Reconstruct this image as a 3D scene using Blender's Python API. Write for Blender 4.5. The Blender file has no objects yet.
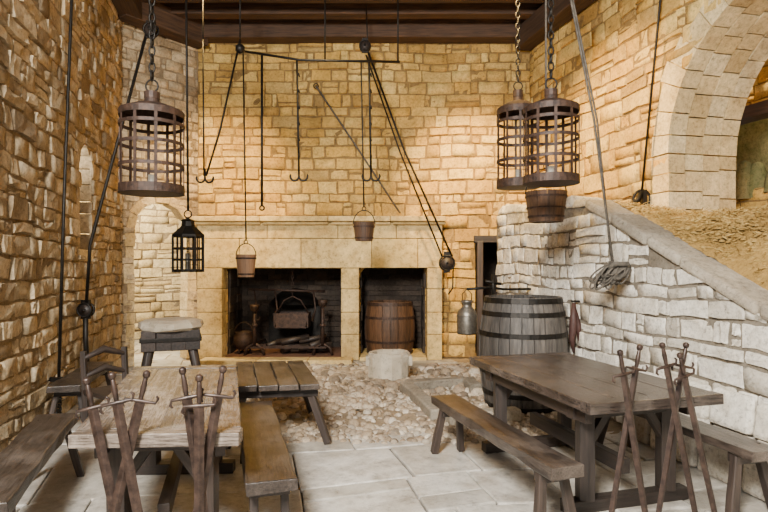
import bpy, math, random
from mathutils import Vector as V, Matrix, noise as MN
R=random.Random(7)
F=560.0; H=1.55; HY=265.0
def P(px,py,d): return V(((px-384)*d/F, d, H-(py-HY)*d/F))
scene=bpy.context.scene
# ---------------- materials
def newmat(name):
    m=bpy.data.materials.new(name); m.use_nodes=True
    nt=m.node_tree; nt.nodes.clear()
    o=nt.nodes.new('ShaderNodeOutputMaterial'); b=nt.nodes.new('ShaderNodeBsdfPrincipled')
    nt.links.new(b.outputs[0],o.inputs[0]); return m,nt,b
def ramp(nt,stops):
    r=nt.nodes.new('ShaderNodeValToRGB'); e=r.color_ramp.elements
    e[0].position=stops[0][0]; e[0].color=(*stops[0][1],1)
    e[1].position=stops[-1][0]; e[1].color=(*stops[-1][1],1)
    for p,c in stops[1:-1]:
        x=e.new(p); x.color=(*c,1)
    return r
def mixc(nt,mode,fac,a,b):
    m=nt.nodes.new('ShaderNodeMix'); m.data_type='RGBA'; m.blend_type=mode
    if isinstance(fac,(int,float)): m.inputs[0].default_value=fac
    else: nt.links.new(fac,m.inputs[0])
    for i,v in ((6,a),(7,b)):
        if isinstance(v,tuple): m.inputs[i].default_value=(*v,1)
        else: nt.links.new(v,m.inputs[i])
    return m.outputs[2]
def noise(nt,vec,scale,detail=6,rough=.6):
    n=nt.nodes.new('ShaderNodeTexNoise'); n.inputs['Scale'].default_value=scale
    n.inputs['Detail'].default_value=detail; n.inputs['Roughness'].default_value=rough
    nt.links.new(vec,n.inputs['Vector']); return n.outputs[0]
def attr(nt,name):
    a=nt.nodes.new('ShaderNodeAttribute'); a.attribute_name=name; return a
def stone_mat(name,cols,rough=.9,bump=.5,stain=(.35,.25,.15),stainamt=.45,fine=26,big=.5,pit=.85):
    m,nt,b=newmat(name)
    a=attr(nt,'rnd'); tc=nt.nodes.new('ShaderNodeTexCoord')
    n=len(cols); r=ramp(nt,[(i/(n-1),c) for i,c in enumerate(cols)])
    nt.links.new(a.outputs['Fac'],r.inputs[0])
    n1=noise(nt,tc.outputs['Object'],4.0,9,.75)
    r1=ramp(nt,[(.42,(0,0,0)),(.68,(1,1,1))]); nt.links.new(n1,r1.inputs[0])
    mm=nt.nodes.new('ShaderNodeMath'); mm.operation='MULTIPLY'; mm.inputs[1].default_value=stainamt
    nt.links.new(r1.outputs[0],mm.inputs[0])
    c=mixc(nt,'MIX',mm.outputs[0],r.outputs[0],stain)
    n2=noise(nt,tc.outputs['Object'],fine,8,.8)
    r2=ramp(nt,[(.32,(.22,.20,.18)),(.47,(.9,.89,.88)),(.65,(1.18,1.18,1.18))]); nt.links.new(n2,r2.inputs[0])
    c=mixc(nt,'MULTIPLY',pit,c,r2.outputs[0])
    n4=noise(nt,tc.outputs['Object'],.7,4,.6)
    r4=ramp(nt,[(.36,(.5,.45,.4)),(.6,(1.12,1.12,1.12))]); nt.links.new(n4,r4.inputs[0])
    c=mixc(nt,'MULTIPLY',big,c,r4.outputs[0])
    nt.links.new(c,b.inputs['Base Color']); b.inputs['Roughness'].default_value=rough
    b.inputs['Specular IOR Level'].default_value=.25 if rough>.8 else .5
    bp=nt.nodes.new('ShaderNodeBump'); bp.inputs['Strength'].default_value=bump; bp.inputs['Distance'].default_value=.03
    n3=noise(nt,tc.outputs['Object'],fine*.5,10,.75)
    nt.links.new(n3,bp.inputs['Height']); nt.links.new(bp.outputs[0],b.inputs['Normal'])
    return m
def wood_mat(name,dark,light,rough=.55,bump=.35,worn=None):
    m,nt,b=newmat(name)
    g=attr(nt,'gc'); a=attr(nt,'rnd')
    mp=nt.nodes.new('ShaderNodeMapping'); mp.inputs['Scale'].default_value=(1.6,22,22)
    nt.links.new(g.outputs['Vector'],mp.inputs[0])
    n1=noise(nt,mp.outputs[0],1.6,8,.65)
    r=ramp(nt,[(.3,dark),(.7,light)]); nt.links.new(n1,r.inputs[0])
    c=r.outputs[0]
    if worn:
        n3=noise(nt,g.outputs['Vector'],3.5,7,.7); r3=ramp(nt,[(.47,(0,0,0)),(.70,(1,1,1))]); nt.links.new(n3,r3.inputs[0])
        c=mixc(nt,'MIX',r3.outputs[0],c,worn)
        n5=noise(nt,mp.outputs[0],5,6,.8); r5=ramp(nt,[(.38,(.16,.14,.12)),(.52,(1,1,1))]); nt.links.new(n5,r5.inputs[0])
        c=mixc(nt,'MULTIPLY',.85,c,r5.outputs[0])
    r2=ramp(nt,[(0,(.6,.6,.6)),(1,(1.25,1.2,1.15))]); nt.links.new(a.outputs['Fac'],r2.inputs[0])
    c=mixc(nt,'MULTIPLY',1.0,c,r2.outputs[0])
    nt.links.new(c,b.inputs['Base Color']); b.inputs['Roughness'].default_value=rough
    bp=nt.nodes.new('ShaderNodeBump'); bp.inputs['Strength'].default_value=bump; bp.inputs['Distance'].default_value=.01
    nt.links.new(n1,bp.inputs['Height']); nt.links.new(bp.outputs[0],b.inputs['Normal'])
    return m
def metal_mat(name,c1,c2,rough=.6,metal=.5):
    m,nt,b=newmat(name); tc=nt.nodes.new('ShaderNodeTexCoord')
    n=noise(nt,tc.outputs['Object'],20,6,.7); r=ramp(nt,[(.35,c1),(.65,c2)]); nt.links.new(n,r.inputs[0])
    nt.links.new(r.outputs[0],b.inputs['Base Color']); b.inputs['Roughness'].default_value=rough; b.inputs['Metallic'].default_value=metal
    bp=nt.nodes.new('ShaderNodeBump'); bp.inputs['Strength'].default_value=.3; bp.inputs['Distance'].default_value=.005
    nt.links.new(n,bp.inputs['Height']); nt.links.new(bp.outputs[0],b.inputs['Normal'])
    return m
M={}
M['ochre']=stone_mat('ochre_stone',[(.42,.255,.07),(.74,.48,.135),(.62,.37,.08),(.82,.60,.21),(.56,.35,.095),(.76,.54,.18),(.34,.22,.08)],stain=(.28,.16,.04),stainamt=.6)
M['ochre_mortar']=stone_mat('ochre_mortar',[(.25,.16,.055),(.29,.185,.07)],stain=(.11,.065,.025))
M['beige']=stone_mat('beige_stone',[(.35,.26,.155),(.67,.54,.35),(.54,.41,.24),(.75,.63,.43),(.44,.34,.21),(.69,.55,.35),(.28,.215,.14)],stain=(.17,.12,.065),stainamt=.72)
M['beige_mortar']=stone_mat('beige_mortar',[(.29,.22,.135),(.33,.25,.155)],stain=(.13,.095,.055),stainamt=.7)
M['white']=stone_mat('pale_limestone',[(.58,.53,.44),(.89,.855,.77),(.78,.735,.64),(.92,.895,.82),(.67,.62,.52),(.86,.82,.72),(.46,.42,.35)],stain=(.34,.28,.20),stainamt=.62,big=.3)
M['white_mortar']=stone_mat('pale_mortar',[(.22,.19,.15),(.25,.22,.17)],stain=(.11,.09,.065))
M['surround']=stone_mat('dressed_limestone',[(.66,.49,.20),(.78,.60,.28),(.71,.53,.23)],stain=(.38,.23,.07),stainamt=.7,bump=.2,fine=14)
M['vouss']=stone_mat('voussoir_stone',[(.58,.43,.20),(.80,.65,.37),(.66,.49,.23),(.84,.72,.46)],stain=(.34,.22,.09),stainamt=.6)
M['coping']=stone_mat('coping_stone',[(.28,.25,.20),(.42,.37,.29)],stain=(.16,.13,.09),stainamt=.6,bump=.35)
M['soot_gloom']=stone_mat('sooty_gloom_brick',[(.045,.037,.031),(.10,.076,.058),(.06,.045,.036)],stain=(.013,.011,.010))  # real soot in the hearth; also paints the darkness behind the doorway
M['brickred']=stone_mat('red_firebrick',[(.16,.08,.05),(.22,.11,.07)],stain=(.05,.035,.03))
M['flag']=stone_mat('flagstone',[(.38,.355,.31),(.60,.57,.515),(.48,.45,.395),(.66,.63,.575),(.53,.50,.44)],rough=.34,stain=(.24,.205,.16),stainamt=.7,bump=.35,fine=10,pit=.7)
M['joint']=stone_mat('joint_dirt',[(.07,.06,.045),(.10,.085,.065)],stain=(.04,.032,.024))
M['dirt']=stone_mat('packed_earth',[(.34,.26,.165),(.38,.30,.20)],stain=(.17,.125,.08),stainamt=.6,bump=.6)
M['pebble']=stone_mat('pebble_stone',[(.22,.165,.11),(.66,.55,.41),(.40,.30,.20),(.74,.65,.52),(.20,.155,.11),(.56,.44,.30),(.31,.24,.16)],stain=(.19,.14,.09),big=.6)
M['ramp']=stone_mat('ramp_gravel',[(.44,.27,.075),(.54,.35,.11),(.62,.43,.155)],stain=(.22,.125,.03),stainamt=.7,bump=1.0,fine=34)
M['straw']=stone_mat('straw',[(.60,.42,.13),(.42,.27,.08),(.70,.52,.20)],stain=(.3,.2,.07))
M['moss']=stone_mat('mossy_rock',[(.16,.15,.06),(.26,.21,.09)],stain=(.07,.10,.03),stainamt=.8)
M['basin']=stone_mat('basin_stone',[(.66,.59,.46),(.72,.65,.52)],stain=(.34,.27,.18),stainamt=.75,bump=.7,fine=16)
M['table']=wood_mat('worn_table_wood',(.055,.043,.036),(.25,.208,.175),.26,.3,worn=(.36,.32,.28))
M['table_r']=wood_mat('dark_table_wood',(.018,.013,.011),(.085,.064,.053),.25,.3,worn=(.13,.104,.09))
M['leg']=wood_mat('dark_leg_wood',(.011,.008,.007),(.054,.038,.030),.5,.4)
M['bench']=wood_mat('bench_wood',(.016,.012,.010),(.080,.062,.051),.30,.5,worn=(.135,.11,.093))
M['beam']=wood_mat('ceiling_beam_wood',(.018,.010,.006),(.085,.044,.022),.8,.5)
M['plank']=wood_mat('ceiling_plank_wood',(.014,.009,.006),(.05,.029,.017),.85,.5)
M['barrelg']=wood_mat('weathered_barrel_wood',(.03,.027,.025),(.14,.126,.112),.6,.6)
M['barrelb']=wood_mat('brown_barrel_wood',(.04,.020,.010),(.145,.072,.033),.6,.4)
M['bucket']=wood_mat('bucket_wood',(.16,.085,.045),(.34,.20,.11),.6,.4)
M['rust']=metal_mat('rusty_iron',(.016,.009,.007),(.070,.038,.025),.6,.35)
M['iron']=metal_mat('black_iron',(.007,.006,.005),(.024,.020,.016),.5,.6)
M['sword']=metal_mat('brown_iron_sword',(.018,.011,.009),(.070,.044,.034),.4,.4)
M['zinc']=metal_mat('dull_zinc',(.14,.125,.10),(.26,.235,.2),.45,.8)
M['rope']=metal_mat('hemp_rope',(.045,.04,.032),(.13,.11,.088),.9,0)
M['leather']=metal_mat('dark_leather',(.04,.015,.012),(.07,.03,.024),.6,0)
M['glass']=metal_mat('horn_pane',(.22,.20,.16),(.32,.29,.24),.4,0)
# ---------------- mesh builder
class B:
    def __init__(s): s.v=[];s.f=[];s.m=[];s.g=[];s.r=[];s.sm=[];s.mats=[]
    def mi(s,k):
        if k not in s.mats: s.mats.append(k)
        return s.mats.index(k)
    def add(s,vs,fs,mat,gs=None,rnd=None,smooth=False):
        o=len(s.v); mi=s.mi(mat)
        if rnd is None: rnd=R.random()
        off=V((R.random()*20,R.random()*20,R.random()*20))
        s.v+=[V(v) for v in vs]
        s.g+=[(V(g)+off) for g in (gs or vs)]
        s.r+=[rnd]*len(vs)
        for f in fs:
            s.f.append([o+i for i in f]); s.m.append(mi); s.sm.append(smooth)
    def obj(s,name,bevel=0,wn=False,parent=None):
        me=bpy.data.meshes.new(name)
        xs=[v.x for v in s.v]; ys=[v.y for v in s.v]; zs=[v.z for v in s.v]
        c=V(((min(xs)+max(xs))/2,(min(ys)+max(ys))/2,min(zs)))
        me.from_pydata([v-c for v in s.v],[],s.f)
        for k in s.mats: me.materials.append(M[k])
        me.polygons.foreach_set('material_index',s.m); me.polygons.foreach_set('use_smooth',s.sm)
        a=me.attributes.new('gc','FLOAT_VECTOR','POINT'); a.data.foreach_set('vector',[x for g in s.g for x in g])
        a=me.attributes.new('rnd','FLOAT','POINT'); a.data.foreach_set('value',s.r)
        me.update()
        ob=bpy.data.objects.new(name,me); ob.location=c; scene.collection.objects.link(ob)
        if bevel:
            md=ob.modifiers.new('bevel','BEVEL'); md.width=bevel; md.segments=2; md.limit_method='ANGLE'; md.angle_limit=math.radians(40)
        return ob
    # primitives
    def beam(s,p0,p1,w,h,mat,up=(0,0,1),segs=1,jit=0,taper=1,rnd=None):
        p0=V(p0);p1=V(p1);d=(p1-p0);L=d.length;d/=L;up=V(up)
        sd=d.cross(up)
        if sd.length<1e-4: sd=d.cross(V((1,0,0)))
        sd.normalize(); u=sd.cross(d).normalized()
        vs=[];gs=[]
        for i in range(segs+1):
            t=i/segs; k=1+(taper-1)*t; c=p0+d*L*t
            jw=[R.uniform(-jit,jit) for _ in range(4)]; jh=[R.uniform(-jit,jit)*.5 for _ in range(4)]
            for q,(a,b) in enumerate(((-1,-1),(1,-1),(1,1),(-1,1))):
                aa=a*w/2*k+jw[q]; bb=b*h/2*k+jh[q]
                vs.append(c+sd*aa+u*bb); gs.append((L*t,aa,bb))
        fs=[[0,3,2,1]]
        for i in range(segs):
            o=i*4
            for q in range(4): fs.append([o+q,o+(q+1)%4,o+4+(q+1)%4,o+4+q])
        o=segs*4; fs.append([o,o+1,o+2,o+3])
        s.add(vs,fs,mat,gs,rnd)
    def cyl(s,p0,p1,r0,r1,mat,n=10,rnd=None,smooth=True):
        s.tube([p0,p1],[r0,r1],mat,n,rnd,smooth)
    def tube(s,pts,r,mat,n=6,rnd=None,smooth=True,closed=False):
        pts=[V(p) for p in pts]; k=len(pts)
        if not isinstance(r,(list,tuple)): r=[r]*k
        vs=[];gs=[];L=0;prev=None
        for i,p in enumerate(pts):
            if closed: t=(pts[(i+1)%k]-pts[i-1])
            else: t=(pts[min(i+1,k-1)]-pts[max(i-1,0)])
            t.normalize()
            if prev is None:
                a=t.cross(V((0,0,1)));
                if a.length<.05: a=t.cross(V((1,0,0)))
            else: a=prev-t*prev.dot(t)
            a.normalize(); prev=a; b=t.cross(a)
            if i: L+=(p-pts[i-1]).length
            for j in range(n):
                th=2*math.pi*j/n
                vs.append(p+(a*math.cos(th)+b*math.sin(th))*r[i]); gs.append((L,math.cos(th)*r[i],math.sin(th)*r[i]))
        fs=[]
        for i in range(k if closed else k-1):
            for j in range(n):
                a0=i*n;b0=((i+1)%k)*n
                fs.append([a0+j,a0+(j+1)%n,b0+(j+1)%n,b0+j])
        if not closed:
            fs.append(list(range(n))[::-1]); fs.append([(k-1)*n+j for j in range(n)])
        s.add(vs,fs,mat,gs,rnd,smooth)
    def lathe(s,c,prof,mat,n=24,a0=0,a1=2*math.pi,closed=False,rnd=None,smooth=True,caps=False,jit=0):
        c=V(c); full=abs(a1-a0-2*math.pi)<1e-6; k=len(prof); m=n if full else n+1
        vs=[];gs=[]
        for j in range(m):
            th=a0+(a1-a0)*j/n
            for r,z in prof:
                rj=r*(1+R.uniform(-jit,jit)) if jit else r
                vs.append(c+V((rj*math.cos(th),rj*math.sin(th),z+(R.uniform(-jit,jit)*.25 if z>0 and r>0 else 0)))); gs.append((z,r,th*.4))
        fs=[]
        for j in range(n):
            A=j*k;Bb=((j+1)%m)*k
            for i in range(k if closed else k-1):
                i2=(i+1)%k; fs.append([A+i,Bb+i,Bb+i2,A+i2])
        if caps and not full:
            fs.append(list(range(k))); fs.append([(m-1)*k+i for i in range(k)][::-1])
        s.add(vs,fs,mat,gs,rnd,smooth)
    def band(s,c,r,z0,z1,t,mat,n=24,r2=None):
        r2=r if r2 is None else r2
        s.lathe(c,[(r,z0),(r2,z1),(r2-t,z1),(r-t,z0)],mat,n,closed=True,smooth=False)
    def hexa(s,c8,mat,rnd=None,smooth=False):
        s.add(c8,[[0,3,2,1],[4,5,6,7],[0,1,5,4],[1,2,6,5],[2,3,7,6],[3,0,4,7]],mat,None,rnd,smooth)
    def pebble(s,c,rx,ry,rz,mat,n=7):
        c=V(c);rot=R.random()*6.28;vs=[];fs=[]
        for k,(q,z) in enumerate(((1,-.3),(.93,.45),(.55,.9))):
            for j in range(n):
                th=rot+2*math.pi*j/n; w=R.uniform(.82,1.12)
                vs.append(c+V((rx*q*w*math.cos(th),ry*q*w*math.sin(th),rz*z)))
        vs.append(c+V((0,0,rz)))
        for k in range(2):
            for j in range(n): fs.append([k*n+j,k*n+(j+1)%n,(k+1)*n+(j+1)%n,(k+1)*n+j])
        for j in range(n): fs.append([2*n+j,2*n+(j+1)%n,3*n])
        s.add(vs,fs,mat,smooth=True)
    def chain(s,p0,p1,mat='iron',link=.075,r=.006):
        p0=V(p0);p1=V(p1);L=(p1-p0).length;n=max(2,int(L/(link*.78)));d=(p1-p0)/L
        a=d.cross(V((0,1,0)));a.normalize();b=d.cross(a)
        for i in range(n):
            c=p0+d*L*(i+.5)/n; w=a if i%2 else b; pts=[]
            for j in range(8):
                th=2*math.pi*j/8; pts.append(c+d*math.cos(th)*link*.5+w*math.sin(th)*link*.27)
            s.tube(pts,r,mat,4,closed=True)
    def ring(s,c,rad,r,ax,mat,n=14):
        ax=V(ax).normalized(); a=ax.cross(V((0,0,1)))
        if a.length<.1:a=ax.cross(V((1,0,0)))
        a.normalize();b=ax.cross(a)
        s.tube([V(c)+(a*math.cos(t)+b*math.sin(t))*rad for t in [2*math.pi*i/n for i in range(n)]],r,mat,5,closed=True)
    def hook(s,c,size,mat='iron',dirx=1,r=.008):
        c=V(c); pts=[c+V((0,0,size))]
        for i in range(9):
            th=math.pi*i/8*1.15
            pts.append(c+V((dirx*(size*.45-math.cos(th)*size*.45),0,-math.sin(th)*size*.5)))
        s.tube(pts,[r]*9+[r*.3],mat,5)
# ---------------- walls
class Rect:
    def __init__(s,a,b,c,d): s.a,s.b,s.c,s.d=a,b,c,d
    def inside(s,x,z,e=0): return s.a-e<x<s.b+e and s.c-e<z<s.d+e
    def snap(s,x,z):
        o=[(abs(x-s.a),(s.a,z)),(abs(x-s.b),(s.b,z)),(abs(z-s.d),(x,s.d))]
        if s.c>.05: o.append((abs(z-s.c),(x,s.c)))
        return min(o)[1]
class Arch:
    def __init__(s,c,r,zs,z0): s.c0,s.r,s.zs,s.z0=c,r,zs,z0
    def inside(s,x,z,e=0):
        if z<s.z0-e: return False
        if z<s.zs: return abs(x-s.c0)<s.r+e
        return math.hypot(x-s.c0,z-s.zs)<s.r+e
    def snap(s,x,z):
        if z<s.zs:
            if s.z0>.05 and z-s.z0<.12: return (x,s.z0)
            return (s.c0+(s.r if x>s.c0 else -s.r),z)
        d=max(1e-4,math.hypot(x-s.c0,z-s.zs)); return (s.c0+(x-s.c0)/d*s.r,s.zs+(z-s.zs)/d*s.r)
def frame(p0,p1,flip=False):
    p0=V((*p0,0));p1=V((*p1,0));u=(p1-p0).normalized();n=V((u.y,-u.x,0))
    if flip:n=-n
    return (lambda s,z,h=0:p0+u*s+V((0,0,z))+n*h),(p1-p0).length,u,n
WS=[0]
def wall(name,p0,p1,z0,z1,smat,mmat,holes=(),flip=False,rowh=(.16,.24),ln=(.24,.5),prot=.028,top=None,extra=None,warp=.015,rough=1.0):
    fr,L,u,n=frame(p0,p1,flip); b=B(); WS[0]+=37; sd=WS[0]
    g=.1; ns=max(1,round(L/g)); nz=max(1,round((z1-z0)/g))
    def fix(s,z):
        for h in holes:
            if h.inside(s,z): s,z=h.snap(s,z)
        if top: z=min(z,top(s))
        return s,z
    def wz(s,z):
        k=min(1,(z-z0)/.3,(z1-z)/.3); k=max(0,k)
        return z+k*(warp*MN.noise(V((s*.7+sd,z*.7,1)))*2+warp*.6*MN.noise(V((s*3.1+sd,z*2.3,5))))
    idx={};vs=[];fs=[]
    def gv(i,j):
        if (i,j) not in idx:
            s,z=fix(L*i/ns,z0+(z1-z0)*j/nz); idx[(i,j)]=len(vs); vs.append(fr(s,z,R.uniform(-.004,.010)))
        return idx[(i,j)]
    for i in range(ns):
        for j in range(nz):
            s=L*(i+.5)/ns;z=z0+(z1-z0)*(j+.5)/nz
            if any(h.inside(s,z) for h in holes): continue
            if top and z>top(s)+g/2: continue
            q=[gv(i,j),gv(i+1,j),gv(i+1,j+1),gv(i,j+1)]
            fs.append(q if not flip else q[::-1])
    b.add(vs,fs,mmat,rnd=.5)
    z=z0
    while z<z1-.03:
        rh=R.uniform(*rowh); zb=min(z+rh,z1); s=-R.uniform(0,ln[0])
        while s<L:
            sl=R.uniform(*ln)*R.choice((.45,.7,1,1,1,1.2)); sa=max(s,0);sb=min(s+sl,L); s+=sl
            if sb-sa<.04: continue
            splits=[(z,zb)]; q=R.random()
            if rh>.16 and q<.2:
                f=R.uniform(.35,.65); splits=[(z,z+rh*f),(z+rh*f,zb)]
            for za,zc in splits:
                cs,cz=(sa+sb)/2,(za+zc)/2
                if any(h.inside(cs,wz(cs,cz)) for h in holes): continue
                if top and cz>top(cs): continue
                gp=R.uniform(.001,.012); e=R.uniform(.006,.018); w=sb-sa;hh=zc-za
                t0,t1,t2,t3=[R.uniform(-.014,.014) for _ in range(4)]
                us=[sa+gp,sa+gp+e,sa+w*R.uniform(.3,.45),sa+w*R.uniform(.55,.7),sb-gp-e,sb-gp]
                ws=[za+gp,za+gp+e*.8,cz+R.uniform(-.01,.01),zc-gp-e*.8,zc-gp]
                pr=R.uniform(.1,1)**1.3*prot; vv=[]
                tx=R.uniform(-.4,.4)*prot;tz=R.uniform(-.4,.4)*prot; rc=[R.uniform(.1,1.2) for _ in range(4)]
                for j in range(5):
                    for i in range(6):
                        x,y=us[i],ws[j]; bord=i in(0,5) or j in(0,4)
                        fx=(x-sa)/w; fy=(y-za)/hh
                        if i in(0,5) and j in(0,4):
                            k=rc[(1 if i else 0)+(2 if j else 0)]*.022; x+=(k if i==0 else -k); y+=(k*.7 if j==0 else -k*.7)
                        x+=R.uniform(-.006,.006)*rough+(t0*(1-fy)+t1*fy)*(1 if bord or i in(1,4) else .5)*.8
                        y+=R.uniform(-.006,.006)*rough+(t2*(1-fx)+t3*fx)*.5
                        y=wz(x,y)
                        x,y=fix(min(max(x,0),L),y)
                        hgt=-.012 if bord else pr+.006+R.uniform(-.006,.006)*rough+tx*(fx-.5)+tz*(fy-.5)
                        vv.append(fr(x,y,hgt))
                ff=[]
                for j in range(4):
                    for i in range(5):
                        q=[j*6+i,j*6+i+1,(j+1)*6+i+1,(j+1)*6+i]; ff.append(q if not flip else q[::-1])
                b.add(vv,ff,smat,smooth=R.random()<.35)
        z=zb
    if extra: extra(b,fr,L)
    return b.obj(name)
def arch_ring(b,fr,ar,z0,ring,depth,mat,nd=1,n=None,out=.03,blk=.3):
    n0=n or max(5,int(math.pi*ar.r/.2)); g=.007
    for k in range(nd):
        h1=out-(out+depth)*k/nd; h0=out-(out+depth)*(k+1)/nd+.010
        def blkq(p):
            jo=R.uniform(-.012,.008)
            b.hexa([fr(s,z,h0) for s,z in p]+[fr(s,z,h1+(jo if k==0 else 0)) for s,z in p],mat)
        cuts=[0];n=n0+(k%2)
        for i in range(1,n): cuts.append(math.pi*(i+R.uniform(-.12,.12))/n)
        cuts.append(math.pi)
        for a0,a1 in zip(cuts,cuts[1:]):
            rr=ring*R.uniform(.8,1.15); da=g/ar.r; r0=ar.r-R.uniform(0,.018)
            blkq([(ar.c0+r*math.cos(a),ar.zs+r*math.sin(a)) for r,a in((r0,a0+da),(ar.r+rr,a0+da*.6),(ar.r+rr,a1-da*.6),(r0,a1-da))])
        for sgn in(-1,1):
            z=z0
            while z<ar.zs-.02:
                zz=min(z+R.uniform(.7,1.3)*blk,ar.zs)
                if ar.zs-zz<.1: zz=ar.zs
                rr=ring*R.uniform(.75,1.3); i0=ar.c0+sgn*(ar.r-R.uniform(0,.018)); o0=ar.c0+sgn*(ar.r+rr)
                a,c=min(i0,o0),max(i0,o0)
                blkq([(a,z+g),(c,z+g),(c,zz-g),(a,zz-g)]); z=zz
CEIL=5.75
LW=lambda y:-1.94-.24*y
slit=Arch((6.6+1)*1.028,.26,2.72,1.73)
def ex_left(b,fr,L):
    arch_ring(b,fr,slit,1.73,.10,.45,'beige',nd=2,out=.012,blk=.2)
    c=slit.c0
    b.hexa([fr(c-.4,1.6,-.6),fr(c+.4,1.6,-.6),fr(c+.4,3.1,-.6),fr(c-.4,3.1,-.6),fr(c-.4,1.6,-.45),fr(c+.4,1.6,-.45),fr(c+.4,3.1,-.45),fr(c-.4,3.1,-.45)],'vouss')
    z=1.75
    while z<3.0:
        b.hexa([fr(c-.3,z,-.45),fr(c+.3,z,-.45),fr(c+.3,z+.13,-.45),fr(c-.3,z+.13,-.45),fr(c-.3,z,-.43),fr(c+.3,z,-.43),fr(c+.3,z+.13,-.43),fr(c-.3,z+.13,-.43)],'vouss'); z+=.15
    b.hexa([fr(c-.3,1.6,-.45),fr(c+.3,1.6,-.45),fr(c+.3,1.73,-.45),fr(c-.3,1.73,-.45),fr(c-.3,1.6,.02),fr(c+.3,1.6,.02),fr(c+.3,1.73,.02),fr(c-.3,1.73,.02)],'vouss')
wall('wall_left',(LW(-1),-1),(LW(8.42),8.42),0,CEIL,'beige','beige_mortar',[slit],rowh=(.10,.22),ln=(.15,.45),prot=.034,extra=ex_left,warp=.035,rough=1.4)
A=(LW(8.42),8.42);Bp=(-3.12,9.4)
LA=math.hypot(Bp[0]-A[0],Bp[1]-A[1])
darch=Arch(LA*.5,.45,2.10,0)
wall('wall_corner',A,Bp,0,CEIL,'beige','beige_mortar',[darch],prot=.028,rowh=(.11,.2),ln=(.16,.42),
     extra=lambda b,fr,L:arch_ring(b,fr,darch,0,.13,.22,'vouss',nd=1,out=.02,blk=.24))
wall('wall_passage',(-7.2,10.2),(-3.4,12.9),0,3.9,'vouss','beige_mortar',prot=.03,rowh=(.14,.22),ln=(.22,.5))
bx=lambda X:X-Bp[0]
holes=[Rect(bx(-2.62),bx(-.71),0,1.49),Rect(bx(-.395),bx(.69),0,1.51),Rect(bx(1.53),bx(2.3),0,1.95)]
wall('wall_back',Bp,(2.46,9.4),0,CEIL,'ochre','ochre_mortar',holes,rowh=(.12,.23),ln=(.18,.48),prot=.030,warp=.022,rough=1.2)
RW=lambda y:2.45+.24*(9.4-y)
rarch=Arch(4.67,1.45,2.8,1.0)
wall('wall_right',(RW(9.4),9.4),(RW(-1),-1),0,CEIL,'ochre','ochre_mortar',[rarch],rowh=(.13,.26),ln=(.22,.54),prot=.030,warp=.025,rough=1.2,
     extra=lambda b,fr,L:arch_ring(b,fr,rarch,1.6,.30,.9,'vouss',nd=4,out=.03,blk=.26,n=20))
frr,_,ur,nr=frame((RW(9.4),9.4),(RW(-1),-1))
q0=frr(-.5,0,-2.2);q1=frr(9,0,-2.2)
nh=Rect(.5+1.55,.5+2.75,2.62,3.62)
def ex_out(b,fr,L):
    b.hexa([fr(1.8,2.4,-.9),fr(3.6,2.4,-.9),fr(3.6,3.8,-.9),fr(1.8,3.8,-.9),fr(1.8,2.4,-.6),fr(3.6,2.4,-.6),fr(3.6,3.8,-.6),fr(1.8,3.8,-.6)],'moss')
    b.beam(fr(1.7,3.66,.08),fr(3.8,3.60,.08),.28,.17,'barrelb',jit=.01,segs=4)
    for i in range(26): b.pebble(fr(R.uniform(2.1,3.2),2.6,R.uniform(-.6,0)),.16,.14,R.uniform(.15,.45),'moss')
wall('wall_outer',(q0.x,q0.y),(q1.x,q1.y),1.5,5.6,'ochre','ochre_mortar',[nh],prot=.04,extra=ex_out)
b=B()
def slab(b,x0,x1,y0,y1,z0,z1,mat): b.hexa([V(p) for p in((x0,y0,z0),(x1,y0,z0),(x1,y1,z0),(x0,y1,z0),(x0,y0,z1),(x1,y0,z1),(x1,y1,z1),(x0,y1,z1))],mat)
slab(b,1.2,1.5,9.42,11,0,2.4,'soot_gloom');slab(b,2.35,2.6,9.42,11,0,2.4,'soot_gloom');slab(b,1.2,2.6,11,11.2,0,2.4,'soot_gloom');slab(b,1.2,2.6,9.42,11,2.1,2.4,'soot_gloom')  # near-black walls put the unlit room's darkness into the colour
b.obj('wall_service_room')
b=B();
b.beam((1.60,9.36,0),(1.60,9.36,1.95),.12,.10,'leg');b.beam((1.5,9.36,1.98),(2.4,9.36,1.98),.12,.12,'leg',segs=3,jit=.004)
b.obj('door_frame',.01)
# ---------------- stair mass
SF=lambda y:1.7+.21*(8.4-y)
def stop_d(d): return 2.30-(8.4-d)*.055 if d>6 else max(.25,2.168-(6-d)*.465)
k=math.hypot(1,.21)
wall('wall_stair',(SF(8.4),8.4),(SF(-.5),-.5),0,2.35,'white','white_mortar',rowh=(.10,.21),ln=(.14,.46),prot=.024,top=lambda s:stop_d(8.4-s/k),warp=.035,rough=1.3)
wall('wall_stair_end',(SF(8.4),8.4),(RW(8.4),8.4),0,2.3,'white','white_mortar',flip=True,prot=.03)
b=B();d=8.35
fs_,_,us_,ns_=frame((SF(8.4),8.4),(SF(-.5),-.5))
S=lambda dd:(8.4-dd)*k
while d>6.05:
    w=R.uniform(.18,.42); e=max(d-w,6.02); z0=stop_d((d+e)/2)+.005; hh=R.uniform(.05,.14)
    s0,s1=S(d),S(e)-.012; j=R.uniform(-.03,.03)
    b.hexa([fs_(s0,z0,.03),fs_(s1,z0,.03),fs_(s1,z0,-.4),fs_(s0,z0,-.4),fs_(s0+.02,z0+hh+j,.0),fs_(s1-.02,z0+hh-j,.01),fs_(s1-.01,z0+hh*.9,-.4),fs_(s0+.01,z0+hh*.9,-.4)],'white'); d=e
d=6.05
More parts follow.
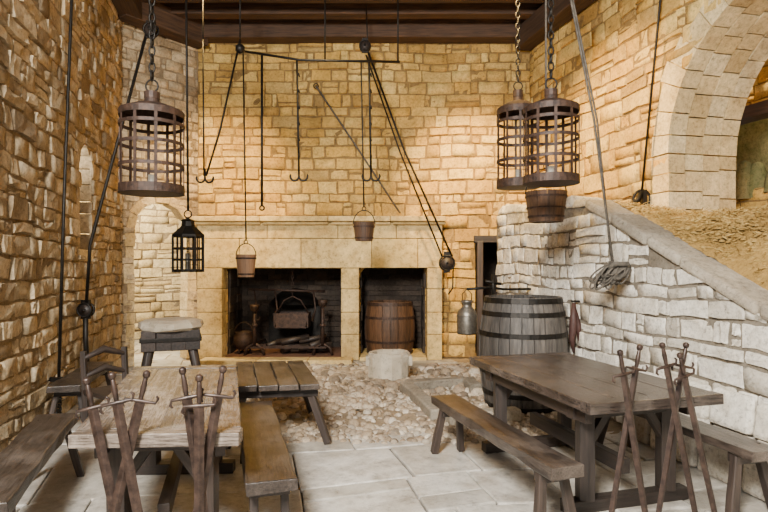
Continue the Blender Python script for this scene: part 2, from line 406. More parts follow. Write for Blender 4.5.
while d>.2:
    e=max(d-R.uniform(.4,.8),.1); s0,s1=S(d),S(e)-.012; za,zb_=stop_d(d)-.01,stop_d(e)-.01;t=.10+R.uniform(-.012,.012);o=R.uniform(-.02,.01)
    b.hexa([fs_(s0,za,.05+o),fs_(s1,zb_,.05+o),fs_(s1,zb_,-.3),fs_(s0,za,-.3),fs_(s0,za+t,.03+o),fs_(s1,zb_+t,.03+o),fs_(s1,zb_+t,-.3),fs_(s0,za+t,-.3)],'coping'); d=e
b.obj('stair_coping',.03)
b=B();vs=[];fs2=[];nd,nw=170,40
def rampz(d,w):
    lo=stop_d(d)+.05; hi=2.06 if d<6 else 2.12
    if w<=1: return lo+(hi-lo)*(max(0,w)**.85)
    return hi
for i in range(nd+1):
    d=8.4-i*8.9/nd
    for j in range(nw+1):
        w=j/(nw-10); x0=SF(d)+.25; x1=RW(d)+.02; x=x0+(x1-x0)*w
        if w>1: x=x1+(w-1)*7
        vs.append(V((x,d,rampz(d,w)+R.uniform(-.016,.016)+.05*MN.noise(V((x*2.5,d*2.5,3))))))
for i in range(nd):
    for j in range(nw): o=i*(nw+1)+j; fs2.append([o,o+nw+1,o+nw+2,o+1])
b.add(vs,fs2,'ramp',smooth=True)
def rpt():
    d=R.uniform(2.8,8.2);w=R.random();return SF(d)+.28+(RW(d)-SF(d)-.3)*w,d,rampz(d,w)
for _ in range(3500):
    x,d,z=rpt(); r=R.uniform(.008,.03)
    b.pebble((x,d,z+.01),r,r,r*.6,'ramp',5)
for _ in range(2500):
    x,d,z=rpt(); a=R.uniform(0,6.28); l=R.uniform(.03,.09)
    p=V((x,d,z+.02+R.uniform(0,.02)));q=p+V((math.cos(a)*l,math.sin(a)*l,R.uniform(-.02,.03)))
    b.beam(p,q,.005,.004,'straw')
b.obj('floor_ramp')
b=B();d=5.2
while d>1.5:
    e=d-R.uniform(.3,.6)
    for z0,z1_,dep in((0,.36,.22),(.36,.62,.12)):
        s0,s1=S(d)+R.uniform(0,.02),S(e)-.01; j=R.uniform(-.02,.02)
        b.hexa([fs_(s0,z0,.03),fs_(s1,z0,.03),fs_(s1,z0,dep),fs_(s0,z0,dep),fs_(s0,z1_+j,.03),fs_(s1,z1_+j,.03),fs_(s1,z1_+j-.03,dep-.03),fs_(s0,z1_+j-.03,dep-.03)],'white')
    d=e
b.obj('stone_ledge',.035)
# ---------------- ceiling
b=B()
y=3.6
while y<9.6:
    b.beam((-4.4,y,CEIL+.03),(4.3,y,CEIL+.03),.235,.05,'plank');y+=.24
b.obj('ceiling')
b=B()
for y in(4.2,4.95,5.7,6.45,7.1,7.65,8.2,8.75): b.beam((-4.0,y,5.58),(3.6,y,5.58),.21,.30,'beam',segs=8,jit=.010)
b.beam((-3.2,9.24,5.44),(2.5,9.24,5.44),.28,.36,'beam',segs=8,jit=.012)
b.beam((LW(3.7)+.2,3.7,5.34),(LW(8.3)+.2,8.3,5.34),.30,.34,'beam',segs=6,jit=.01)
b.beam((LW(8.3)+.1,8.15,5.34),(-3.0,9.3,5.34),.30,.36,'beam',segs=3,jit=.01)
b.beam((RW(3.7)-.2,3.7,5.28),(RW(9.3)-.18,9.3,5.28),.28,.34,'beam',segs=6,jit=.01)
b.obj('ceiling_beams',.015)
# ---------------- floor
b=B()
vs=[V(p) for p in((-8,-1.5,-.03),(5.2,-1.5,-.03),(5.2,13.2,-.03),(-8,13.2,-.03))]
b.add(vs,[[0,1,2,3]],'joint',rnd=.5)
vs=[];fs2=[]
nx,ny=140,90
for j in range(ny+1):
    for i in range(nx+1):
        x=-4.4+6.8*i/nx;y=4.95+5.0*j/ny
        vs.append(V((x,y,-.015+R.uniform(-.008,.008)+.02*MN.noise(V((x*2,y*2,0))))))
for j in range(ny):
    for i in range(nx): o=j*(nx+1)+i; fs2.append([o,o+1,o+nx+2,o+nx+1])
b.add(vs,fs2,'dirt',rnd=.5,smooth=True)
ux=V((1,.2,0)).normalized(); uy=V((-.24,1,0)).normalized()
def flagrow(y0,y1,x0,x1,cond):
    x=x0+R.uniform(0,.5)
    while x<x1:
        w=R.uniform(.4,1.15); g=R.uniform(.004,.010)
        parts=[(x,x+w,y0,y1)]
        if R.random()<.3:
            ym=y0+(y1-y0)*R.uniform(.35,.65); parts=[(x,x+w,y0,ym),(x,x+w,ym,y1)]
        for a0,a1,b0,b1 in parts:
            c=[(a0+g,b0+g),(a1-g,b0+g),(a1-g,b1-g),(a0+g,b1-g)]
            pts=[ux*a+uy*bb for a,bb in c]; 
            pts=[p+V((.10*MN.noise(p*.8+V((0,0,4))),.12*MN.noise(p*.8+V((0,0,9))),0)) for p in pts]
            cc=sum(pts,V())/4
            if cond(cc):
                t=R.uniform(-.008,.004)
                b.hexa([p+V((0,0,-.05)) for p in pts]+[p+V((0,0,t+R.uniform(-.003,.003))) for p in pts],'flag')
        x+=w
y=-2.6
while y<12:
    h=R.uniform(.4,.8)
    flagrow(y,y+h,-7,6,lambda c:(c.y<5.15 or c.x<-1.75 or (c.y>8.55 and c.y<9.1)) and c.x>-7 and c.x<5 and c.y<12.5 and not(c.y>9.1 and c.x>-3.2))
    y+=h
b.obj('floor',.012)
b=B()
n=0
while n<5600:
    x=R.uniform(-2.2,1.9);y=R.uniform(4.9,8.75)
    if y>8.4 and R.random()<.7: continue
    if x>SF(y)-.05: continue
    if MN.noise(V((x*1.3,y*1.3,7)))<-.12 and R.random()<.75: n+=1; continue
    r=R.uniform(.012,.055)*(1.35 if R.random()<.12 else 1)
    b.pebble((x,y,-.012),r,r*R.uniform(.6,1.3),r*R.uniform(.5,1.0),'pebble',6); n+=1
for (cx,cy,num,sp) in((-.45,7.9,140,.6),(-1.2,8.2,110,.7),(1.2,6.9,40,.3),(.2,7.2,70,.6),(.9,8.2,50,.4)):
    for _ in range(num):
        r=R.uniform(.025,.10); b.pebble((cx+R.gauss(0,sp*.5),min(8.8,cy+R.gauss(0,sp*.3)),.0),r,r*.8,r*.8,'pebble',7)
b.obj('cobblestone_floor')
# ---------------- fireplace
b=B();yf,yb=9.1,9.39
def blk(x0,x1,z0,z1,y0=yf,mat='surround'): slab(b,x0+.003,x1-.003,y0+R.uniform(-.004,.004),yb,z0+.003,z1-.003,mat)
for x0,x1 in((-3.04,-2.63),(-.70,-.405),(.70,.95)):
    z=0
    for hh in(.42,.36,.38,.34): blk(x0,x1,z,z+hh); z+=hh
xs=[-3.04,-2.35,-1.35,-.2,.55,.95]
for x0,x1 in zip(xs,xs[1:]): blk(x0,x1,1.5,1.98)
xs=[-3.04,-1.9,-.75,.2,.95]
for x0,x1 in zip(xs,xs[1:]): blk(x0,x1,1.98,2.25)
xs=[-3.1,-2.0,-.9,.1,1.0]
for x0,x1 in zip(xs,xs[1:]): blk(x0,x1,2.25,2.34,8.98)
for x0,x1 in zip(xs,xs[1:]): blk(x0+.04,x1,2.20,2.25,9.04)
xs=[-2.9,-2.0,-1.2,-.5]
for x0,x1 in zip(xs,xs[1:]): slab(b,x0+.004,x1-.004,8.75,9.08,-.03,.06,'surround')
b.obj('fireplace_surround',.012)
def recess(name,x0,x1,z1,y1,mat,floor):
    b=B();t=.12
    slab(b,x0-t,x0,9.4,y1,0,z1+t,mat);slab(b,x1,x1+t,9.4,y1,0,z1+t,mat)
    slab(b,x0-t,x1+t,y1,y1+t,0,z1+t,mat);slab(b,x0-t,x1+t,9.42,y1,z1,z1+t,mat);slab(b,x0,x1,9.1,y1,-.03,.05,floor)
    z=.05;r=0
    while z<z1-.02:
        x=x0+(0 if r%2 else -.12)
        while x<x1:
            a,c=max(x,x0)+.004,min(x+.24,x1)-.004
            if c-a>.03: slab(b,a,c,y1-.02-R.uniform(0,.02),y1,z,min(z+.085,z1),mat)
            x+=.245
        z+=.095;r+=1
    z=.05
    while z<z1-.02:
        y=9.42+R.uniform(0,.1)
        while y<y1-.1:
            for xx,s_ in((x0,1),(x1,-1)):
                a=xx;c=xx+s_*R.uniform(.01,.03); slab(b,min(a,c),max(a,c),y,y+.23,z,min(z+.13,z1),mat)
            y+=.24
        z+=.14
    return b.obj(name)
recess('firebox',-2.62,-.71,1.62,10.3,'soot_gloom','brickred')
recess('wall_niche',-.395,.69,1.60,10.15,'soot_gloom','surround')
b=B();slab(b,-2.1,-1.15,10.18,10.26,.05,.85,'iron');b.lathe((-1.62,10.2,.85),[(.0,.28),(.2,.25),(.34,.16),(.46,0)],'iron',16)
b.obj('fireback_plate',.01)
def andiron(name,x,h):
    b=B();z0=.05
    b.tube([(x-.16,9.3,z0),(x-.12,9.3,z0+.13),(x,9.3,z0+.2),(x+.12,9.3,z0+.13),(x+.16,9.3,z0)],.028,'rust',6)
    b.tube([(x,9.3,z0+.18),(x,9.3,z0+.5),(x,9.3,z0+h)],[.04,.03,.028],'rust',7)
    b.lathe((x,9.3,z0+h),[(.02,0),(.06,.02),(.075,.07),(.085,.12),(.07,.12),(.0,.06)],'rust',10)
    b.lathe((x,9.3,z0+.5),[(.02,-.04),(.06,0),(.02,.04)],'rust',10)
    b.beam((x,9.32,z0+.2),(x,10.1,z0+.16),.03,.035,'rust');b.beam((x,10.1,z0+.17),(x,10.1,z0),.03,.03,'rust')
    b.hook((x+.03,9.27,z0+.62),.07,'rust')
    b.obj(name)
andiron('andiron',-2.15,.72);andiron('andiron',-1.02,.8)
b=B()
b.beam((-1.82,9.55,.5),(-1.30,9.55,.5),.34,.02,'rust')
for yy in(9.38,9.72): b.hexa([V((-1.80,yy-.01,.5)),V((-1.32,yy-.01,.5)),V((-1.32,yy+.01,.5)),V((-1.80,yy+.01,.5)),V((-1.86,yy-.01,.74)),V((-1.26,yy-.01,.74)),V((-1.26,yy+.01,.74)),V((-1.86,yy+.01,.74))],'rust')
for xx in(-1.84,-1.28): b.beam((xx,9.38,.62),(xx,9.72,.62),.02,.24,'rust')
b.tube([(-1.84,9.55,.72),(-1.7,9.55,.95),(-1.56,9.55,1.02),(-1.42,9.55,.95),(-1.28,9.55,.72)],.013,'rust',6)
b.chain((-1.56,9.55,1.02),(-1.56,9.55,1.62),'rust')
b.tube([(-2.3,9.5,1.14),(-1.0,9.5,1.1)],.022,'rust')
for xx in(-2.2,-1.85,-1.2): b.tube([(xx,9.5,1.12),(xx+.04,9.5,.8),(xx-.02,9.5,.6)],[.016,.016,.03],'rust')
b.obj('hanging_cooking_pot')
b=B()
for i in range(12):
    x=R.uniform(-2.1,-1.2);b.tube([(x,9.35+R.uniform(0,.2),.10+.05*(i%4)),(x+R.uniform(.2,.6),9.5+R.uniform(0,.3),.12+.07*(i%4))],[R.uniform(.03,.06)]*2,'leg',8)
for i in range(4): b.beam((-2.2+.02*i,9.2+i*.12,.19),(-.95,9.2+i*.12,.19),.02,.02,'rust')
b.obj('firewood_pile')
b=B();c=V((-2.38,9.5,.05))
b.lathe(c,[(0,.06),(.12,.08),(.18,.18),(.17,.30),(.13,.34),(.15,.37),(.13,.37),(.11,.33)],'rust',16)
for a in(0,2.1,4.2): b.cyl(c+V((.12*math.cos(a),.12*math.sin(a),0)),c+V((.1*math.cos(a),.1*math.sin(a),.12)),.012,.018,'rust',6)
b.tube([c+V((.16*math.cos(a),0,.33+.2*math.sin(a))) for a in[math.pi*i/8 for i in range(9)]],.008,'rust',5)
b.obj('iron_cauldron')
# ---------------- barrels / buckets
def staved(b,c,prof,n,mat,t=.025,hoops=(),hm='iron',lid=None,jit=.004):
    for i in range(n):
        a0=2*math.pi*i/n+.008;a1=2*math.pi*(i+1)/n-.008; j=R.uniform(-jit,jit)
        pr=[(r+j,z) for r,z in prof]+[(r-t+j,z) for r,z in reversed(prof)]
        b.lathe(c,pr,mat,3,a0,a1,closed=True,smooth=False,caps=True)
    def rad(z):
        for (r0,z0),(r1,z1) in zip(prof,prof[1:]):
            if z0<=z<=z1: return r0+(r1-r0)*(z-z0)/(z1-z0)
        return prof[-1][0]
    for z,w in hoops: b.band(c,rad(z)+.008,z,z+w,.012,hm,30,rad(z+w)+.008)
    for z in ([.03] if lid is None else [.03,lid]):
        r=rad(z)-t*.6; b.lathe(c,[(0,z-.02),(r,z-.02),(r,z),(0,z)],mat,24,smooth=False)
def bprof(h,r,bul,n=9): return [(r+bul*math.sin(math.pi*i/n),h*i/n) for i in range(n+1)]
b=B();c=V((1.55,6.25,.0));
staved(b,c,bprof(1.2,.415,.07,10),24,'barrelg',hoops=((.0,.05),(.14,.05),(.38,.05),(.78,.05),(1.0,.05),(1.14,.055)),lid=1.12)
b.cyl((1.62,6.1,1.1),(1.62,6.1,1.2),.03,.035,'leg');b.beam((1.2,6.25,1.14),(1.9,6.25,1.14),.1,.03,'barrelg')
b.obj('wine_barrel')
b=B();c=V((.10,9.60,.05));staved(b,c,bprof(.88,.38,.05,8),20,'barrelb',hoops=((.0,.05),(.2,.04),(.6,.04),(.82,.05)),hm='rust',lid=.82);b.obj('wooden_barrel')
def bucket(name,c,r0,r1,h,mat,top,hoops,rope='rope',ch=False):
    b=B();c=V(c)
    staved(b,c,[(r0,0),((r0+r1)/2,h/2),(r1,h)],14,mat,t=.014,hoops=hoops,hm='rust',jit=.002)
    pts=[c+V((math.cos(a)*r1,0,h-.02+math.sin(a)*r1*1.25)) for a in [math.pi*i/10 for i in range(11)]]
    b.tube(pts,.007,'iron',5); tp=c+V((0,0,h-.02+r1*1.25))
    b.ring(tp+V((0,0,.02)),.025,.006,(0,1,0),'iron',10)
    if ch: b.chain(tp+V((0,0,.04)),top)
    else: b.tube([tp+V((0,0,.04)),V(top)],.011,rope,5)
    b.obj(name)
bc=P(246,277,7.5);bucket('hanging_bucket',bc,.105,.135,.30,'bucket',P(243,52,7.4),((.03,.02),(.24,.02)),'iron')
bc=P(364,241,7.5);bucket('hanging_bucket',bc,.115,.145,.25,'barrelb',P(361,60,7.6),((.03,.02),(.18,.02)),'iron')
bc=P(546,222,5.6);bucket('hanging_bucket',bc,.165,.205,.30,'barrelb',(1.62,5.6,5.6),((.04,.02),(.13,.015),(.24,.02)),'rope')
# ---------------- hanging iron cages
def cage(name,px,ytop,ybot,d,wpx,cols=10,bars=.024):
    b=B();c=P(px,ybot,d);r=wpx/2*d/F;h=(ybot-ytop)*d/F
    b.lathe(c,[(0,0),(r,0),(r,h*.05),(0,h*.05)],'rust',24,smooth=False)
    for f0,w in((.0,.09),(.27,.035),(.5,.035),(.70,.035),(.80,.06)): b.band(c,r,h*f0,h*f0+h*w,.008,'rust',28)
    for i in range(cols):
        a=2*math.pi*(i+.3)/cols; q=c+V((math.cos(a)*(r-.006),math.sin(a)*(r-.006),0))
        b.beam(q,q+V((0,0,h*.84)),.006,bars,'rust',up=V((-math.sin(a),math.cos(a),0)))
    b.lathe(c,[(r,h*.84),(r*.98,h*.87),(r*.55,h*.93),(r*.25,h*.955),(r*.2,h*1.03),(.0,h*1.03)],'rust',24,smooth=False)
    b.lathe(c,[(r*.22,h*1.03),(r*.24,h*1.0),(r*.24,h*1.07),(0,h*1.07)],'rust',12,smooth=False)
    b.ring(c+V((0,0,h*1.07+.05)),.05,.008,(0,1,0),'iron',12)
    b.cyl(c+V((0,0,h*.05)),c+V((0,0,h*.2)),.035,.03,'glass',10)
    b.chain(c+V((0,0,h*1.07+.1)),V((c.x,c.y,5.5)),link=.085,r=.008)
    b.obj(name)
cage('hanging_cage_lantern',152,99,194,4.5,62)
cage('hanging_cage_lantern',551,96,184,4.8,55)
cage('hanging_cage_lantern',518,97,188,6.4,42)
b=B();c=P(188,272,6.0);r=.165;h=.56
b.band(c,r,0,.03,.33/2,'iron',8)
for f0 in(.0,.12,.24,.37): b.band(c,r,f0,f0+.022,.01,'iron',8)
for i in range(8):
    a=2*math.pi*i/8;q=c+V((math.cos(a)*r,math.sin(a)*r,0));b.beam(q,q+V((0,0,.39)),.016,.016,'iron')
    a2=a+math.pi/8;q=c+V((math.cos(a2)*r*.92,math.sin(a2)*r*.92,0));b.beam(q,q+V((0,0,.39)),.01,.01,'iron')
b.lathe(c,[(r*1.08,.38),(r*1.05,.40),(r*.45,.49),(r*.4,.54),(r*.5,.55),(0,.58)],'iron',8,smooth=False)
b.cyl(c+V((0,0,.02)),c+V((0,0,.2)),.03,.03,'glass')
b.ring(c+V((0,0,.62)),.04,.007,(0,1,0),'iron');b.tube([c+V((0,0,.66)),V((c.x-.03,6.0,5.5))],.013,'iron',5)
b.obj('hanging_lantern')
# ---------------- hanging rod with hooks
b=B();D=7.5
b.tube([P(236,50,D),P(300,60,D),P(400,62,D)],.017,'iron',6)
for px,y0 in((240,52),(325,60),(398,62)): b.tube([P(px,y0,D),V((P(px,y0,D).x,D,5.5))],.012,'iron',5)
b.tube([P(262,55,D),P(262,206,D)],.017,'iron',5);b.ring(P(262,208,D),.03,.012,(0,1,0),'iron')
for px in(299,371):
    b.tube([P(px-2,60,D),P(px-1,120,D),P(px,172,D)],.015,'iron',5)
    for j in range(6): b.ring(P(px,75+j*16,D),.024,.009,(1,0,.3),'iron',8)
    b.hook(P(px,176,D),.13,dirx=1,r=.015);b.hook(P(px,176,D),.13,dirx=-1,r=.015)
b.obj('hanging_hook_rail')
b=B();D=7.2
b.tube([P(240,40,D),P(220,130,D),P(206,176,D)],.014,'iron',5);b.tube([P(203,40,D),P(204,176,D)],.011,'iron',5)
for dx in(-1,1): b.hook(P(205,178,D),.12,dirx=dx,r=.014)
for px in(203,240):b.tube([P(px,42,D),V((P(px,42,D).x,D,5.5))],.01,'iron',5)
b.lathe(P(240,44,D)-V((0,0,.06)),[(.02,-.06),(.06,-.03),(.06,.03),(.02,.06)],'iron',10)
b.obj('hanging_meat_hook')
def rope(b,pts,r=.011,mat='rope'): b.tube(pts,r,mat,5)
def pulley(b,c,r=.1):
    c=V(c)
    for dy in(-.035,.035): b.tube([c+V((math.cos(a)*r,dy,math.sin(a)*r)) for a in [2*math.pi*i/14 for i in range(14)]],.012,'iron',5,closed=True)
    b.cyl(c+V((0,-.03,0)),c+V((0,.03,0)),r*.85,r*.85,'leg',16); b.cyl(c+V((0,-.06,0)),c+V((0,.06,0)),.018,.018,'iron',8)
    b.beam(c+V((0,0,-r*1.3)),c+V((0,0,r*1.5)),.03,.10,'iron')
b=B();pc=P(447,263,8.9);pulley(b,pc,.12);rope(b,[P(368,52,8.6),P(404,150,8.8),pc+V((.08,-.02,.1))],.017,'iron');rope(b,[P(366,55,8.6),P(400,152,8.8),pc+V((-.08,-.02,.1))],.014,'iron')
rope(b,[P(368,52,8.6),V((P(366,52,8.6).x,8.6,5.55))],.01,'iron');pulley(b,P(365,46,8.6),.08)
b.tube([pc+V((0,.05,0)),V((pc.x,9.42,pc.z))],.02,'iron');rope(b,[pc+V((.1,0,0)),pc+V((.09,0,-.4)),pc+V((.02,0,-.5))],.012,'iron');b.obj('rope_pulley')
b=B();rope(b,[P(316,86,9.3),P(360,152,9.28),P(400,213,9.25)],.016,'rope');b.ring(P(316,86,9.3),.04,.01,(0,1,0),'iron');b.obj('slack_rope')
def lw(px,py,off=.07):
    r=(px-384)/F; d=-1.94/(r+.24); p=P(px,py,d); return p+V((off,0,0))
b=B();a0=lw(62,0,.1);a1=lw(54,200,.1);a2=lw(48,395,.1)
rope(b,[V((a0.x,a0.y,5.3)),a0,a1,a2],.016,'iron')
for i in range(7): b.ring(a2+V((.0,0,.02-.05*i)),.035,.012,(1,0,.2),'iron',10)
b.beam(a2+V((-.1,0,.15)),a2+V((.05,0,.15)),.04,.04,'iron');b.obj('hanging_iron_rod')
b=B();q1=lw(75,310,.12)
rope(b,[P(150,20,6.3),P(118,140,6.3),P(90,245,6.1),q1],.018,'iron');rope(b,[P(150,20,6.3),V((P(150,20,6.3).x,6.3,5.5))],.014,'iron')
pulley(b,q1,.075);rope(b,[q1,q1+V((0,0,-.35)),q1+V((.02,0,-.68))],.03,'iron');b.tube([q1+V((0,0,0)),q1+V((-.2,0,0))],.02,'iron');pulley(b,P(151,30,6.3),.07)
b.obj('rope_pulley')
def rw(px,py,off=.08):
    r=(px-384)/F; d=(2.45+.24*9.4)/(r+.24); return P(px,py,d)-V((off,0,0))
b=B();t=rw(671,0,.12);m=rw(652,192,.12)
rope(b,[V((t.x,t.y,5.4)),t,m],.014,'iron');
b.tube([m,m+V((-.05,0,-.1)),m+V((-.2,-.02,-.17)),m+V((-.32,-.02,-.2))],[.03,.03,.02,.012],'iron');b.ring(m+V((0,0,-.08)),.10,.016,(0,1,0),'iron')
b.beam(m+V((0.02,0,.02)),m+V((0.02,0,-.2)),.10,.04,'iron');b.obj('hanging_rope_hook')
b=B();t=P(571,0,5.2);e=P(613,264,5.2)
rope(b,[V((t.x-.2,5.2,5.5)),t,P(594,120,5.2),e],.012,'rope');rope(b,[V((t.x-.17,5.23,5.5)),t+V((.03,.03,0)),P(597,120,5.2),e+V((.0,.03,0))],.010,'rope')
for i in range(40):
    reach=R.uniform(.20,.33); ang=R.uniform(-2.55,-1.75); wd=R.uniform(.02,.05); yo=R.uniform(-.06,.06)
    dr=V((math.cos(ang)*1.0,0,math.sin(ang)*.8)); sd=V((dr.z,0,-dr.x)).normalized(); pts=[]
    q=R.uniform(0,1); st=e+V((-.02+.17*q,0,-.03+.03*math.sin(q*3.1)))
    for kk in range(13):
        th=2*math.pi*kk/13
        pts.append(st+dr*reach*(1-.35*q)*.5*(1-math.cos(th))+sd*wd*math.sin(th)+V((0,yo*math.sin(th/2),0)))
    b.tube(pts,R.uniform(.007,.011),'rope',4,closed=True)
b.tube([e+V((-.05,-.02,-.04)),e+V((0,-.05,.0)),e+V((.12,-.03,.0)),e+V((.16,.03,-.03))],.026,'rope',6)
for i in range(4): b.ring(e+V((0,0,-.02+.012*i)),.032,.008,(.1,0,1),'rope',10)
b.obj('hanging_rope_coil')
def sw(px,py,off=.08):
    r=(px-384)/F; d=(1.7+.21*8.4)/(r+.21); return P(px,py,d)-V((off,0,0))
b=B();p=sw(580,303,.07)
b.tube([p,p+V((.0,0,-.2)),p+V((-.02,0,-.4)),p+V((0,0,-.55))],[.02,.05,.035,.01],'leather',8);b.tube([p,p+V((.05,-.01,-.25)),p+V((.06,0,-.5))],[.012,.035,.01],'leather',6)
b.tube([p+V((.08,0,.02)),p+V((-.03,0,.02))],.012,'iron');b.obj('hanging_leather_strap')
b=B();c=P(467,334,7.0)
b.lathe(c,[(0,0),(.12,0),(.125,.02),(.125,.24),(.11,.29),(.06,.34),(.055,.38),(.075,.40),(.075,.42),(0,.43)],'zinc',20)
for z in(.02,.22): b.band(c,.13,z,z+.015,.01,'zinc',20)
b.tube([c+V((.055+.0,0,.34)),c+V((.06,0,.50)),c+V((0,0,.56)),c+V((-.06,0,.50)),c+V((-.055,0,.34))],.007,'iron',5)
b.tube([c+V((0,0,.56)),c+V((.3,.1,.58)),c+V((.5,.2,.55)),V((SF(7.3)+.02,7.3,c.z+.55))],.018,'iron',6)
b.tube([c+V((.35,.12,.40)),c+V((.35,.12,.75))],.02,'iron');b.tube([c+V((.25,.1,.66)),c+V((.45,.14,.62))],.02,'iron')
b.obj('hanging_milk_can')
# ---------------- stone basin, trough, chopping block
b=B();c=V(P(389,380,7.55));c.z=0
b.lathe(c,[(0,0),(.25,0),(.275,.06),(.29,.20),(.295,.34),(.275,.385),(.225,.375),(.21,.33),(.19,.2),(0,.16)],'basin',13,jit=.035,smooth=False)
for sx in(-1,1): b.beam(c+V((sx*.31,-.05,.27)),c+V((sx*.2,-.05,.27)),.13,.13,'basin',segs=2,jit=.012)
b.obj('stone_mortar',.012)
b=B()
def cb(p0,p1,h=.12,w=.16): b.beam((p0[0],p0[1],h/2),(p1[0],p1[1],h/2),w,h,'coping',segs=3,jit=.012)
cb((.27,6.9),(1.05,7.15));cb((.27,6.9),(.55,5.55));cb((.62,5.45),(1.35,5.6));cb((1.05,7.15),(1.12,6.75))
b.obj('stone_curb',.02)
b=B();c=V((-2.62,6.9,0));rot=Matrix.Rotation(.35,3,'Z')
def T2(x,y,z): return c+rot@V((x,y,z))
for i in range(4):
    b.beam(T2(-.33+.165*(i+.5),-.28,.65),T2(-.33+.165*(i+.5),.28,.65),.164,.24,'leg',segs=3,jit=.006)
b.lathe(c,[(0,.77),(.36,.77),(.39,.80),(.37,.86),(.30,.885),(0,.89)],'basin',11,smooth=False,jit=.04)
for a,d_ in((-.3,-.24),(.3,-.24),(.3,.24),(-.3,.24)): b.cyl(T2(a*1.15,d_*1.15,0),T2(a*.8,d_*.8,.56),.05,.06,'leg',8)
for y_ in(-.285,.285): b.beam(T2(-.345,y_,.66),T2(.345,y_,.66),.012,.05,'iron')
for x_ in(-.342,.342): b.beam(T2(x_,-.285,.66),T2(x_,.285,.66),.012,.05,'iron')
b.obj('chopping_block',.02)
# ---------------- furniture
def sword(b,top,bot,nrm,gl=.075):
    top=V(top);bot=V(bot);d=(bot-top);L=d.length;d/=L;n=V(nrm).normalized();s=d.cross(n).normalized()
    b.tube([top+d*.0,top+d*.010,top+d*.026,top+d*.038],[.006,.018,.018,.009],'sword',8)
    b.tube([top+d*.035,top+d*.08,top+d*.135],[.010,.014,.011],'sword',8)
    g=top+d*.145; b.tube([g-s*gl*.86+d*.035,g-s*gl+d*.022,g-s*gl*.9,g,g+s*gl*.9,g+s*gl-d*.022,g+s*gl*.86-d*.035],[.006,.008,.008,.011,.008,.008,.006],'sword',6)
    vs=[];secs=((.15,.024),(.55,.024),(.92,.022),(1,.012)); 
    for t,w in secs:
        p=top+d*(L*t if t>.2 else .15); vs+=[p+s*w,p+n*.012,p-s*w,p-n*.012]
    fs=[[0,1,2,3]]
    for i in range(3):
        for q in range(4): fs.append([i*4+q,i*4+(q+1)%4,i*4+4+(q+1)%4,i*4+4+q])
    fs.append([12,13,14,15]); b.add(vs,fs,'sword')
def table(name,nl,nr,fl,h,mat,swords,np=4,thick=.06):
    nl=V((*nl,0));nr=V((*nr,0));fl=V((*fl,0));u=nr-nl;W=u.length;u/=W;v=fl-nl;L=v.length;v/=L
    b=B();T=lambda a,c,z:nl+u*a+v*c+V((0,0,z))
    for i in range(np):
        w=W/np; b.beam(T(w*(i+.5),.1,h-thick/2),T(w*(i+.5),L-.1,h-thick/2),w-.004,thick,mat,segs=5,jit=.002)
    for c in(.05,L-.05): b.beam(T(0,c,h-thick/2+.001),T(W,c,h-thick/2+.001),.098,thick+.004,mat,segs=3,jit=.002)
    for a in(.1,W-.1): b.beam(T(a,.16,h-thick-.05),T(a,L-.16,h-thick-.05),.05,.1,'leg')
    for c in(.30,L-.25):
        b.beam(T(.06,c,h-thick-.05),T(W-.06,c,h-thick-.05),.08,.10,'leg')
        for a in(.17,W-.17): b.beam(T(a,c,.07),T(a,c,h-thick-.05),.095,.095,'leg',segs=3,jit=.003)
        b.beam(T(.02,c,.04),T(W-.02,c,.04),.09,.08,'leg',segs=4,jit=.004)
        for a,a2 in((.17,.34),(W-.17,W-.34)): b.beam(T(a,c,h-.36),T(a2,c,h-.12),.05,.05,'leg')
    b.beam(T(W/2,.3,.25),T(W/2,L-.25,.25),.06,.1,'leg')
    for (a0,z0,a1,c0) in swords: sword(b,T(a0,c0,z0),T(a1,c0-.02,.0),v)
    b.obj(name,.006)
nlx=(P(70,0,2.62).x,2.62);nrx=(P(241,0,2.66).x,2.66);v=V((-.275,1)).normalized()
table('wooden_table',nlx,nrx,(nlx[0]+v.x*1.85,nlx[1]+v.y*1.85),.75,'table',
  [(.08,1.03,.30,-.03),(.20,1.06,.40,-.06),(.36,1.06,.12,-.035),(.52,1.08,.68,-.06),(.71,1.08,.52,-.035),(.60,1.05,.60,-.085)])
table('wooden_table',(1.18,3.2),(2.10,3.46),(.745,4.88),.75,'table_r',
  [(.15,1.07,.33,-.06),(.31,1.09,.07,-.035),(.44,1.10,.68,-.06),(.64,1.09,.40,-.035),(.54,1.04,.80,-.085)])
def bench(name,n,f,w,h,mat='bench',thick=.055,spl=.1,leg=.03):
    n=V((*n,0));f=V((*f,0));v=(f-n);L=v.length;v/=L;u=V((v.y,-v.x,0));b=B()
    b.beam(n+V((0,0,h-thick/2)),f+V((0,0,h-thick/2)),w,thick,mat,segs=9,jit=.009)
    for c in(.16,L-.18):
        for sg in(-1,1):
            t=n+v*c+u*sg*(w*.28)+V((0,0,h-.005)); q=n+v*(c+(-.06 if c<L/2 else .08))+u*sg*(w*.28+spl)
            b.beam(q,t,leg*1.7,leg*1.7,'leg',up=v,segs=3,jit=.003,taper=.8)
        b.beam(n+v*c-u*w*.42+V((0,0,h-thick-.03)),n+v*c+u*w*.42+V((0,0,h-thick-.03)),.08,.06,'leg')
    b.obj(name,.006)
bench('wooden_bench',(-1.86,2.55),(-2.42,4.15),.26,.45,thick=.07)
bench('wooden_bench',(-.575,2.86),(-1.04,4.52),.26,.45,spl=.02,thick=.07)
bench('wooden_bench',(1.00,3.05),(.50,4.75),.21,.45,thick=.07,leg=.034,spl=.06)
bench('wooden_bench',(2.27,3.3),(1.93,4.85),.24,.45,leg=.034)
bench('wooden_bench',(-2.78,4.85),(-3.08,6.1),.26,.5)
b=B();h=.54
nl=V((-1.23,4.66,0));nr=V((-.54,4.76,0));fl=V((-1.55,5.84,0));u=(nr-nl).normalized();vv=(fl-nl).normalized();W=(nr-nl).length;L=(fl-nl).length
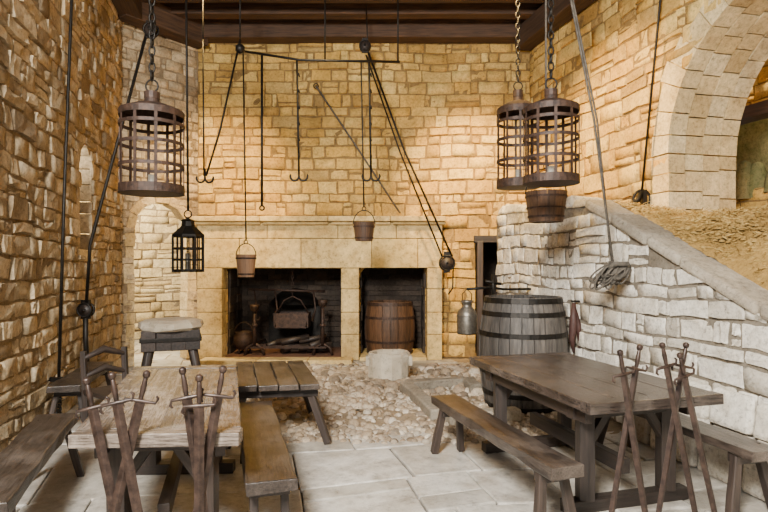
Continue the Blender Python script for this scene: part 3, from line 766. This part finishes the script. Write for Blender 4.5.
for i in range(4): b.beam(nl+u*(W*(i+.5)/4)+V((0,0,h-.025)),nl+u*(W*(i+.5)/4)+vv*L+V((0,0,h-.025)),W/4-.012,.05,'bench',segs=6,jit=.006)
for c in(.15,L-.15):
    b.beam(nl+vv*c+V((0,0,h-.09)),nl+vv*c+u*W+V((0,0,h-.09)),.09,.08,'leg')
    for a,s_ in((.08,-1),(W-.08,1)): b.beam(nl+vv*(c+(-.05 if c<1 else .05))+u*(a+s_*.16),nl+vv*c+u*a+V((0,0,h-.06)),.06,.06,'leg',segs=2,jit=.003)
b.obj('low_wooden_table',.006)
def chair(name,c,rot):
    b=B();Rm=Matrix.Rotation(rot,3,'Z');c=V(c);T=lambda x,y,z:c+Rm@V((x,y,z))
    b.beam(T(0,-.2,.46),T(0,.2,.46),.42,.04,'leg',segs=3,jit=.004)
    for x in(-.18,.18):
        b.beam(T(x,-.17,0),T(x,-.17,.45),.045,.045,'leg');b.beam(T(x,.18,0),T(x,.26,.80),.045,.045,'leg',up=(0,1,0))
        b.beam(T(x,-.17,.2),T(x,.18,.2),.03,.03,'leg')
    for z in(.58,.74): b.tube([T(-.18,.20+z*.06,z),T(0,.22+z*.06,z+.06),T(.18,.20+z*.06,z)],[.02,.035,.02],'leg',8)
    b.obj(name,.005)
chair('wooden_chair',(-2.30,4.85,0),.9)
# ---------------- camera, light
cam=bpy.data.cameras.new('camera');co=bpy.data.objects.new('camera',cam);scene.collection.objects.link(co)
co.location=(0,0,H);co.rotation_euler=(math.pi/2,0,0);cam.sensor_width=36;cam.lens=36*F/768;cam.shift_y=9/768;cam.clip_start=.05
scene.camera=co
w=bpy.data.worlds.new('World');scene.world=w;w.use_nodes=True
bg=w.node_tree.nodes['Background'];bg.inputs[0].default_value=(1,.98,.95,1);bg.inputs[1].default_value=.62
def aim(o,t): o.rotation_euler=(V(t)-o.location).to_track_quat('-Z','Y').to_euler()
def area(n,loc,t,size,e,col):
    l=bpy.data.lights.new(n,'AREA');l.energy=e;l.size=size;l.color=col;o=bpy.data.objects.new(n,l);scene.collection.objects.link(o);o.location=loc;aim(o,t)
def spot(n,loc,t,ang,e,col,r=.15):
    l=bpy.data.lights.new(n,'SPOT');l.energy=e;l.spot_size=math.radians(ang);l.spot_blend=1;l.color=col;l.shadow_soft_size=r;o=bpy.data.objects.new(n,l);scene.collection.objects.link(o);o.location=loc;aim(o,t)
warm=(1,.66,.24)
area('daylight_area',(-1.5,-1.0,4.3),(1.6,5.4,.3),1.7,2000,(1,.965,.90))
spot('spot_back_left',(-2.2,6.8,5.2),(-2.75,9.4,2.5),52,2200,warm)
spot('spot_back_right',(1.0,6.8,5.2),(1.6,9.4,2.5),54,2900,warm)
spot('spot_right_wall',(1.0,6.2,5.2),(3.1,7.3,2.5),70,2100,warm)
spot('spot_back_mid',(-.6,6.6,5.2),(-.8,9.4,1.4),52,450,(1,.78,.45))
def point(n,loc,e,col,r=.1):
    l=bpy.data.lights.new(n,'POINT');l.energy=e;l.color=col;l.shadow_soft_size=r;o=bpy.data.objects.new(n,l);scene.collection.objects.link(o);o.location=loc
point('passage_light',(-5.0,9.6,3.4),1100,(1,.86,.58))
point('gallery_light',(5.2,7.2,4.8),450,(1,.78,.42))
frl,_,_,_=frame((LW(-1),-1),(LW(8.42),8.42))
point('niche_fill',frl(slit.c0,2.8,-.25),7,(1,.95,.85),.05)  # added fill, no lamp of the room; brightens the slit niche
